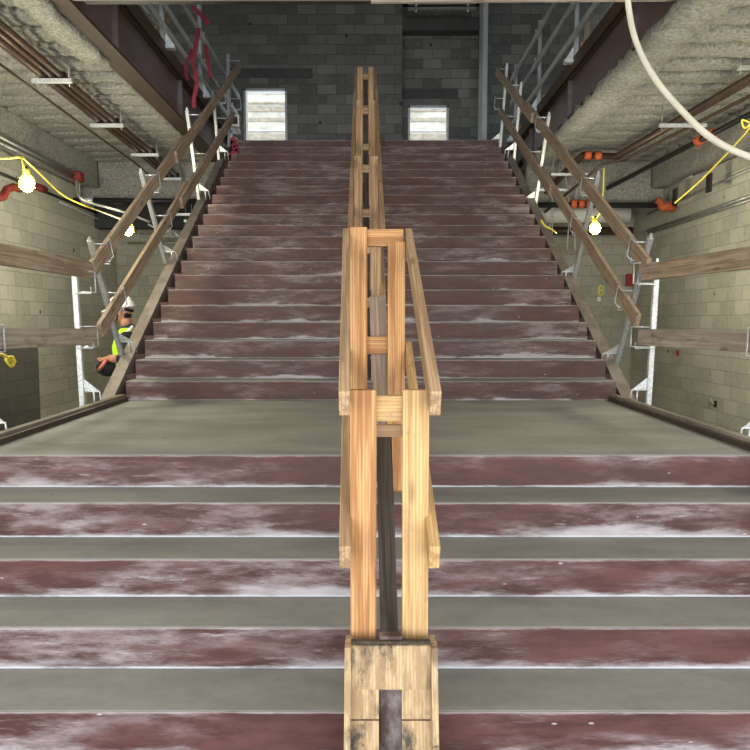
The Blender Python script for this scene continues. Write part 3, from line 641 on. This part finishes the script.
c = P(599, 299, Y=YF-.02); tag(MB().box(c, (.07, .03, .09), None, .005).build('switch_box', M['white'], None, c), 'small white box under the yellow number', 'switch box')

# temporary lamps --------------------------------------------------------------
def bulb(c, label, r=.075, power=None):
    c = Vector(c); rt = empty('work_lamp', c, label, 'lamp', 'caged work lamps')
    MB().ball(c, r*.62, (1, 1, 1.15), 3).build('bulb', M['bulb'], rt)
    MB().tube([c+Vector((0, 0, r*.6)), c+Vector((0, 0, r*1.7))], r*.45, 10).build('socket', M['cage'], rt)
    mb = MB()
    for k in range(6):
        a = k*math.pi/3
        mb.tube([c+Vector((math.cos(a)*r*math.sin(t), math.sin(a)*r*math.sin(t), r*1.1*math.cos(t))) for t in [math.pi*i/8 for i in range(1, 9)]], .0035, 5)
    for h in (-.5, .1): mb.tube([c+Vector((math.cos(t)*r*.95, math.sin(t)*r*.95, h*r)) for t in [2*math.pi*i/14 for i in range(15)]], .0035, 5)
    cg = mb.build('cage', M['cage'], rt); MB().tube([c+Vector((0, 0, r*1.7)), c+Vector((0, 0, r*2.1))], .012, 8).build('hook', M['darkst'], cg)
    l = bpy.data.lights.new('lamp_light', 'POINT'); l.energy = power or BULB_W; l.color = (1, .94, .72); l.shadow_soft_size = .16
    o = bpy.data.objects.new('lamp_light', l); COL.objects.link(o); o.parent = rt; o.location = (0, -.02, -.15)
b1 = P(27, 183, X=-3.3); b2 = P(128, 229, Y=9.0); b3 = P(595, 228, Y=9.4)
bulb(b1, 'big glowing caged bulb hanging at the left picture edge'); bulb(b2, 'glowing caged bulb behind the left stair rails'); bulb(b3, 'glowing caged bulb behind the right stair rails')
for c_, nm in (((-4.0, 5.0, 2.1), 'added unseen caged bulb brightening the left side, just outside the left picture edge'), ((4.2, 6.3, 2.2), 'caged bulb of the right string, just outside the right picture edge'), ((-4.0, 2.0, 2.1), 'added unseen caged bulb brightening the left side nearest the entrance'), ((4.2, 2.6, 2.2), 'added unseen caged bulb brightening the right side nearest the entrance')):
    bulb(c_, nm)  # unseen bulbs; all but the right-edge one added to brighten decks and walls
def cord(name, pts, r, m, label, cat='cord', group=None):
    """smooth Catmull-Rom through the points"""
    p = [Vector(q) for q in pts]; p = [p[0]]+p+[p[-1]]; out = []
    for i in range(1, len(p)-2):
        for k in range(7):
            t = k/7; a, b, c_, d = p[i-1], p[i], p[i+1], p[i+2]
            out.append(.5*((2*b)+(c_-a)*t+(2*a-5*b+4*c_-d)*t*t+(3*b-a-3*c_+d)*t**3))
    out.append(p[-2]); return tubeobj(name, out, r, m, label, cat, group, 6)
up1 = b1+Vector((0, 0, .13))
cord('power_cable', [P(-6, 158, X=-3.5), P(8, 158.5, X=-3.45), P(20, 157.5, X=-3.35), P(23, 164, X=-3.3), P(25, 172, X=-3.3), up1], .010, 'yellow', 'yellow cord feeding the big left bulb')
cord('power_cable', [P(23, 158, X=-3.35), P(38, 172, X=-3.5), P(60, 193, X=-3.5), P(78, 203, X=-3.2), P(100, 211, X=-3.1), P(124, 220, Y=9), b2+Vector((0, 0, .13))], .009, 'yellow', 'yellow cord sagging from the left bulb to the next one')
cord('power_cable', [P(78, 179, X=-4.62), P(79, 196, X=-3.9), P(92, 203, X=-3.8), P(110, 208, X=-3.5), P(130, 214, X=-3.4), P(150, 222, X=-3.3)], .016, 'greycord', 'pale cord bundle sagging under the left black pipe')
cord('power_cable', [P(756, 118, Y=7.5), P(745, 128, Y=7.6), P(742, 120, Y=7.6), P(750, 126, Y=7.6), P(735, 145, Y=7.9), P(716, 165, Y=8.4), P(698, 183, Y=8.9), P(675, 203, Y=9.4)], .011, 'yellow', 'yellow cord looped at the right edge and running down to the wall')
cord('power_cable', [P(604, 168, Y=9.6), P(603, 195, Y=9.55), P(601, 210, Y=9.5), P(596, 218, Y=9.5), P(591, 216, Y=9.5), P(594, 222, Y=9.4), b3+Vector((0, 0, .13))], .010, 'yellow', 'yellow cord feeding the right bulb')
cord('power_cable', [P(541, 220, Y=8.6), P(545, 226, Y=8.6), P(551, 229, Y=8.6), P(556, 233, Y=8.7)], .011, 'yellow', 'short yellow cord end beside the right stringer')
for i, (px, q) in enumerate(((549, 545), (556, 552), (566, 567), (578, 575))):
    cord('hanging_wire', [P(px, 176, Y=12.1), P(px+3*(-1)**i, 210, Y=12.1), P(q, 250, Y=12.1)], .008, 'greycord', ('leftmost', 'second from left', 'third from left', 'rightmost')[i]+' of the thin grey wires dangling behind the right stair rails', 'wire', 'dangling wires at right')
cc = P(-6, 353, X=-3.2); cord('yellow_rope', [P(-6, 354, X=-3.2), P(3, 355, X=-3.2), P(10, 360, X=-3.2), P(14, 363, X=-3.2), P(11, 366, X=-3.2), P(6, 359, X=-3.2), P(12, 357, X=-3.2), P(15, 362, X=-3.2)], .014, 'yellow', 'yellow rope coil poking in at the left edge below the mid rail', 'rope')
cord('cream_hose', [P(627, -12, Y=4.6), P(629, 10, Y=4.6), P(634, 35, Y=4.55), P(645, 62, Y=4.5), P(661, 87, Y=4.4), P(683, 112, Y=4.3), P(706, 134, Y=4.2), P(730, 149, Y=4.1), P(760, 161, Y=4.0)], .020, 'hose', 'cream hose looping down across the upper right corner', 'hose')

# dark clutter of ducts and cables beyond the left beam
for i, (x0_, x1_, py, m, r) in enumerate(((122, 212, 207, 'blackpipe', .06), (140, 214, 236, 'greycord', .03), (128, 212, 243, 'conduit', .02))):
    tubeobj('service_run', [P(x0_, py, Y=12.9), P(x1_, py, Y=12.9)], r, m, 'services in the dark gap behind the left stair rails, %s run' % ('uppermost', 'middle', 'lowest')[i], 'pipe', 'services behind the left rails')
trapeze(183, 214.5, -3.35, .36, 'pale strut in the dark gap beside the left stringer, the upper one'); trapeze(192, 221, -3.2, .28, 'pale strut in the dark gap beside the left stringer, the lower one')
for i in range(7):
    a = P(148+i*8, 224+i*2.2, Y=11.2+.2*i); b = a+Vector((.30, .2, -.14-.02*i)); tubeobj('cable', [a, (a+b)/2+Vector((0, 0, -.03)), b], .010, 'galvb' if i % 2 else 'greycord', ('first', 'second', 'third', 'fourth', 'fifth', 'sixth', 'last')[i]+' from the left of the loose cables in the gap left of the stairs', 'cable', 'loose cables at left')
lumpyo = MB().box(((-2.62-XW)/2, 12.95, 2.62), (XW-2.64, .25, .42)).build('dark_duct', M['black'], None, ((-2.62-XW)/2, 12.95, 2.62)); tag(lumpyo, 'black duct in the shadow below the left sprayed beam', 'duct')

# upper left extras --------------------------------------------------------------
o = MB().box((-3.06, 9.7, 4.35), (.02, 2.4, .95)).build('wall_board', M['greenboard'], None, (-3.06, 9.7, 4.0)); tag(o, 'pale green board standing behind the upper left guardrail', 'board')
for y in (9.35,):
    o = board('timber_stud', (-2.72, y, 3.9), (-2.72, y, 4.72), .07, .04, M['pine'], None, (1, 0, 0)); tag(o, 'upright pine stud behind the upper left guardrail', 'stud')
o = board('timber_stud', (2.75, 9.4, 3.9), (2.75, 9.4, 4.6), .07, .04, M['old'], None, (1, 0, 0)); tag(o, 'upright brown stud behind the upper right guardrail', 'stud')
def strap(pts, wd, label):
    mb = MB(); ps = [Vector(p) for p in pts]
    for a, b in zip(ps, ps[1:]): mb.bar(a, b, wd, .012, (1, 0, 0))
    tag(mb.build('red_strap', M['strap'], None, ps[0]), label, 'strap', 'red lifting straps')
strap([P(199, 28, Y=9.7), P(196, 45, Y=9.7), P(193, 62, Y=9.7), P(195, 70, Y=9.7), P(197, 84, Y=9.7), P(194, 98, Y=9.7), P(194, 108, Y=9.7)], .055, 'bright red strap hanging straight down by the upper left guardrail')
strap([P(192, 50, Y=9.75), P(188, 60, Y=9.75), P(185, 70, Y=9.75), P(188, 80, Y=9.75)], .045, 'short dark red strap loop left of the long one')
strap([P(191, 6, Y=9.5), P(198, 12, Y=9.5), P(205, 19, Y=9.5), P(208, 25, Y=9.5)], .055, 'dark red strap draped over the top of the upper left post')
strap([P(205, 45, Y=10.3), P(208, 60, Y=10.3), P(210, 78, Y=10.3)], .045, 'thin red strap right of the upper left post')
base = P(235, 152, Y=11.6)
mb = MB()
ps = [P(x, y, Y=11.62) for x, y in ((232, 137), (236, 142), (233, 147), (238, 150), (232, 154), (228, 158), (234, 158), (239, 155))]
for a, b in zip(ps, ps[1:]): mb.bar(a, b, .07, .02, (0, 0, 1))
tag(mb.build('red_cloth', M['strap'], None, ps[0]), 'red strap heaped at the left end of the top steps', 'strap')
c = P(235, 121, Y=11.9); rt = empty('electric_box', c, 'small grey electrical box beside the left window near the rail end', 'electrical box')
MB().box(c, (.16, .08, .2), None, .01).build('case', M['galvb'], rt); MB().box(c+Vector((0, -.045, 0)), (.10, .01, .12), None, .003).build('cover', M['darkst'], rt)
# unlit strip fixtures hanging high above the right recess
for i, (py, nm) in enumerate(((3.5, 'upper'), (9, 'lower'))):
    a = P(408, py, Y=14.6); b = P(476, py-.5, Y=14.6); rt = empty('strip_light', (a+b)/2, '%s unlit metal strip hung high over the right window recess' % nm, 'strip light', 'unlit strip lights')
    MB().bar(a, b, .07, .05, (0, 1, 0), .005).build('housing', M['conduit'], rt)
    for q in (.12, .88): c = a.lerp(b, q); MB().tube([c, Vector((c.x, c.y, ROOF-.02))], .008, 6).build('hanger', M['darkst'], rt); MB().ball(c+Vector((0, -.03, -.05)), .03).build('end_cap', M['galvb'], rt)

# outside: pale building opposite ------------------------------------------------
ex = empty('building_opposite', (0, 24, G), 'pale sided building seen bright through both upper windows', 'building')
mb = MB(); mb.box((0, 24.2, 5), (30, .4, 12)); mb.build('wall', M['cream'], ex)
for k in range(24):
    z = 3.5+k*.30+(k % 3)*.05; MB().box((0, 23.97, z), (30, .06, .05+.05*(k % 3)), None, .005).build('siding_board', M['creamd' if k % 4 else 'galv'], ex)
tw = empty('steel_tower', (-4.0, 21, G), 'pale lattice framework outside the left window', 'tower')
mb = MB(); xs = (-4.15, -3.75)
for x in xs: mb.bar((x, 21, G), (x, 21, 10), .06, .06)
for k in range(22):
    z = 1.0+k*.4; mb.bar((xs[0], 21, z), (xs[1], 21, z+.4 if k % 2 else z), .03, .03); mb.bar((xs[0], 21, z+.4), (xs[1], 21, z), .03, .03)
mb.build('lattice', M['creamd'], tw)
rl = empty('outside_railing', (1.6, 18, 3.6), 'white railing outside the right window', 'railing')
mb = MB(); mb.bar((.3, 18, 4.75), (4, 18, 4.75), .06, .06); mb.bar((.3, 18, 4.35), (4, 18, 4.35), .04, .04); mb.build('bar', M['white'], rl)
for x in (1.15, 2.4): MB().bar((x, 18, G), (x, 18, 4.75), .06, .06).build('baluster', M['white'], rl)

# ------------------------------------------------------------------ worker on the left, beyond the stairs
def skin_mesh(name, verts, edges, radii, m, root, sub=2):
    me = bpy.data.meshes.new(name); me.from_pydata([Vector(v)-worldloc(root) for v in verts], edges, []); o = bpy.data.objects.new(name, me); COL.objects.link(o); o.parent = root
    md = o.modifiers.new('s', 'SKIN'); md.use_smooth_shade = True
    for i, r in enumerate(radii):
        sv = me.skin_vertices[0].data[i]; sv.radius = r if isinstance(r, tuple) else (r, r); sv.use_root = (i == 0)
    sb = o.modifiers.new('d', 'SUBSURF'); sb.levels = sub; sb.render_levels = sub
    me.materials.append(m); return o
W = Vector((P(131, 340, Y=7.55).x, 7.55, G+.02))
wk = empty('person', W, 'worker in white hard hat and yellow green vest standing left of the stairs', 'person')
def q(x, y, z): return W+Vector((x, y, z))
# faces -x, head bent slightly down; left arm (towards camera) holds the bag
V = [q(0, 0, .98), q(-.01, 0, 1.18), q(-.01, 0, 1.38), q(-.02, 0, 1.48), q(-.05, 0, 1.58),        # pelvis, waist, chest, neck base, neck
     q(.02, -.10, .93), q(-.02, -.12, .50), q(.03, -.12, .09), q(-.10, -.12, .04),                  # left leg
     q(.02, .10, .93), q(.04, .12, .50), q(.10, .12, .09), q(-.03, .12, .04),
     q(.0, -.19, 1.42), q(.06, -.24, 1.19), q(-.17, -.17, 1.20),                                     # left arm
     q(.0, .19, 1.42), q(.05, .24, 1.19), q(-.17, .14, 1.18)]
E_ = [(0, 1), (1, 2), (2, 3), (3, 4), (0, 5), (5, 6), (6, 7), (7, 8), (0, 9), (9, 10), (10, 11), (11, 12), (2, 13), (13, 14), (14, 15), (2, 16), (16, 17), (17, 18)]
Rr = [(.14, .17), (.13, .15), (.14, .17), (.10, .12), .06, .09, .065, .05, .045, .09, .065, .05, .045, .075, .055, .038, .075, .055, .038]
skin_mesh('clothed_body', V, E_, Rr, M['navy'], wk)
# vest
mb = MB(); rings = [(.80, .165, .20), (.95, .175, .21), (1.15, .17, .20), (1.32, .18, .215), (1.45, .14, .19), (1.52, .085, .11)]
pr_ = None
for h, a_, b_ in rings:
    ring = [mb.bm.verts.new(q(-.012+math.cos(2*math.pi*k/20)*a_, math.sin(2*math.pi*k/20)*b_, h)) for k in range(20)]
    if pr_:
        for k in range(20):
            ang = 360*k/20
            if h in (1.32,) and (250 < ang < 290 or 70 < ang < 110): continue
            f = mb.bm.faces.new((pr_[k], pr_[(k+1) % 20], ring[(k+1) % 20], ring[k])); f.smooth = True
    pr_ = ring
vest = mb.build('vest', M['hivis'], wk); so = vest.modifiers.new('t', 'SOLIDIFY'); so.thickness = .012
def band(z0, z1, a_, b_):
    mb = MB(); rr = []
    for h in (z0, z1): rr.append([mb.bm.verts.new(q(-.012+math.cos(2*math.pi*k/24)*a_, math.sin(2*math.pi*k/24)*b_, h)) for k in range(24)])
    for k in range(24): mb.bm.faces.new((rr[0][k], rr[0][(k+1) % 24], rr[1][(k+1) % 24], rr[1][k]))
    o = mb.build('reflective_band', M['silver'], vest); o.modifiers.new('t', 'SOLIDIFY').thickness = .006
band(1.02, 1.07, .186, .222); band(1.17, 1.22, .186, .216)
MB().tube([q(-.10, -.15, 1.22), q(-.04, -.185, 1.36), q(.02, -.14, 1.48), q(.05, -.08, 1.53)], .022, 8).build('shoulder_tape', M['silver'], vest)
# head with face
hc_ = q(-.09, -.0, 1.69); tiltM = Matrix.Rotation(R(-10), 4, 'Y')
mb = MB(); mb.ball(hc_, .1, (1.0, .80, 1.22), 3, tiltM); mb.ball(hc_+Vector((-.06, 0, -.07)), .05, (1, .9, .9), 2); mb.ball(hc_+Vector((-.108, 0, -.01)), .022, (1, .7, 1.1), 2)
for s in (-1, 1): mb.ball(hc_+Vector((.005, s*.08, -.015)), .028, (.8, .35, 1.2), 2)
mb.tube([hc_+Vector((.03, 0, -.04)), q(-.04, 0, 1.52)], [.06, .062], 12); head = mb.build('head', M['skin'], wk)
for s in (-1, 1): MB().ball(hc_+Vector((-.088, s*.032, .018)), .011).build('eye', M['blackc'], head)
MB().tube([hc_+Vector((-.098, -.022, -.06)), hc_+Vector((-.102, 0, -.058)), hc_+Vector((-.098, .022, -.06))], .005, 5).build('mouth', M['redpaint'], head)
mb = MB(); mb.ball(hc_+Vector((.045, 0, -.03)), .075, (.75, .95, .9), 2); mb.build('hair', M['blackc'], head)
MB().tube([hc_+Vector((-.06, -.078, .045)), hc_+Vector((.0, -.09, .05)), hc_+Vector((.09, -.06, .02)), hc_+Vector((.115, 0, .01)), hc_+Vector((.09, .06, .02))], .014, 6).build('goggle_strap', M['blackc'], wk)
MB().tube([hc_+Vector((-.0, -.085, .03)), hc_+Vector((-.03, -.07, -.07)), hc_+Vector((-.07, -.02, -.115))], .008, 6).build('chin_strap', M['blackc'], wk)
mb = MB(); g = bmesh.ops.create_uvsphere(mb.bm, u_segments=28, v_segments=16, radius=1)
for v in list(g['verts']):
    if v.co.z < -.02: mb.bm.verts.remove(v)
for v in mb.bm.verts: v.co = tiltM @ Vector((v.co.x*.145, v.co.y*.115, v.co.z*.135)) + hc_+Vector((.0, 0, .04))
for f in mb.bm.faces: f.smooth = True
mb.prism([hc_+tiltM.to_3x3() @ Vector(p) for p in ((-.13, -.09, .04), (-.195, -.05, .03), (-.205, 0, .03), (-.195, .05, .03), (-.13, .09, .04))], (0, 0, .012))
mb.tube([hc_+tiltM.to_3x3() @ Vector((math.cos(t)*.15, math.sin(t)*.12, .042)) for t in [2*math.pi*i/24 for i in range(25)]], .008, 6)
mb.tube([hc_+tiltM.to_3x3() @ Vector((x, 0, .04+.137*math.sqrt(max(0, 1-(x/.145)**2)))) for x in [-.12+.03*i for i in range(9)]], .012, 6)
mb.build('hard_hat', M['white'], wk)
# hands
def hand(w0, d, side):
    mb = MB(); d = Vector(d).normalized(); sx = Vector((0, 1, 0))*side; n = d.cross(sx).normalized()
    mb.tube([w0, w0+d*.03, w0+d*.08], [.028, .034, .032], 10); rr = []
    for i, L in enumerate((.065, .075, .07, .055)):
        a = w0+d*.075+sx*(-.026+.0175*i); mb.tube([a, a+d*L*.45-n*.006, a+d*L*.75-n*.028, a+d*L*.7-n*.048], [.0095, .009, .0085, .007], 6)
    a = w0+d*.03-sx*.03; mb.tube([a, a-sx*.025+d*.03-n*.01, a-sx*.02+d*.06-n*.03], [.012, .011, .008], 6)
    mb.build('hand', M['skin'], wk)
hand(q(-.17, -.17, 1.20), (-.9, .2, -.3), 1); hand(q(-.17, .14, 1.18), (-.9, -.1, -.3), -1)
MB().tube([q(-.06, -.21, 1.195), q(-.17, -.17, 1.20)], [.05, .04], 10).build('forearm', M['skin'], wk)
MB().tube([q(-.10, -.12, .06), q(-.05, -.12, .07), q(.05, -.12, .08)], [.045, .055, .05], 8).build('boot', M['blackc'], wk); MB().tube([q(-.03, .12, .06), q(.05, .12, .07), q(.12, .12, .08)], [.045, .055, .05], 8).build('boot', M['blackc'], wk)
bc = q(-.21, -.13, 1.10)
bg_ = empty('tool_bag', bc, 'black tool bag held in front of the worker', 'bag')
mb = MB(); mb.ball(bc, .10, (1.2, .8, .95), 3); mb.build('bag_body', M['blackc'], bg_)
MB().tube([bc+Vector((-.06, -.09, -.02)), bc+Vector((.03, -.12, .08)), q(-.20, -.18, 1.17)], .018, 8).build('red_handle', m_plain('salmon_handle', (.5, .14, .10)), bg_)

# hangers and fixings
def rods(name, pts, label):
    mb = MB(); zz = 3.60
    for p in pts: mb.tube([p, Vector((p.x, p.y, zz))], .007, 6)
    tag(mb.build(name, M['conduit'], None, pts[0]), label, 'hanger rods')
rods('hanger_rod', [P(545, 214, Y=12.9), P(615, 214, Y=12.9)], 'thin rods holding the large pale wrapped pipe')
rods('hanger_rod', [P(540, 231, Y=13.4), P(622, 231, Y=13.4)], 'thin rods holding the dark brown pipe under the pale one')
rods('hanger_rod', [P(150, 236, Y=12.9), P(200, 243, Y=12.9), P(140, 243, Y=12.9), P(160, 207, Y=12.9)], 'thin rods holding the runs in the dark gap at left')
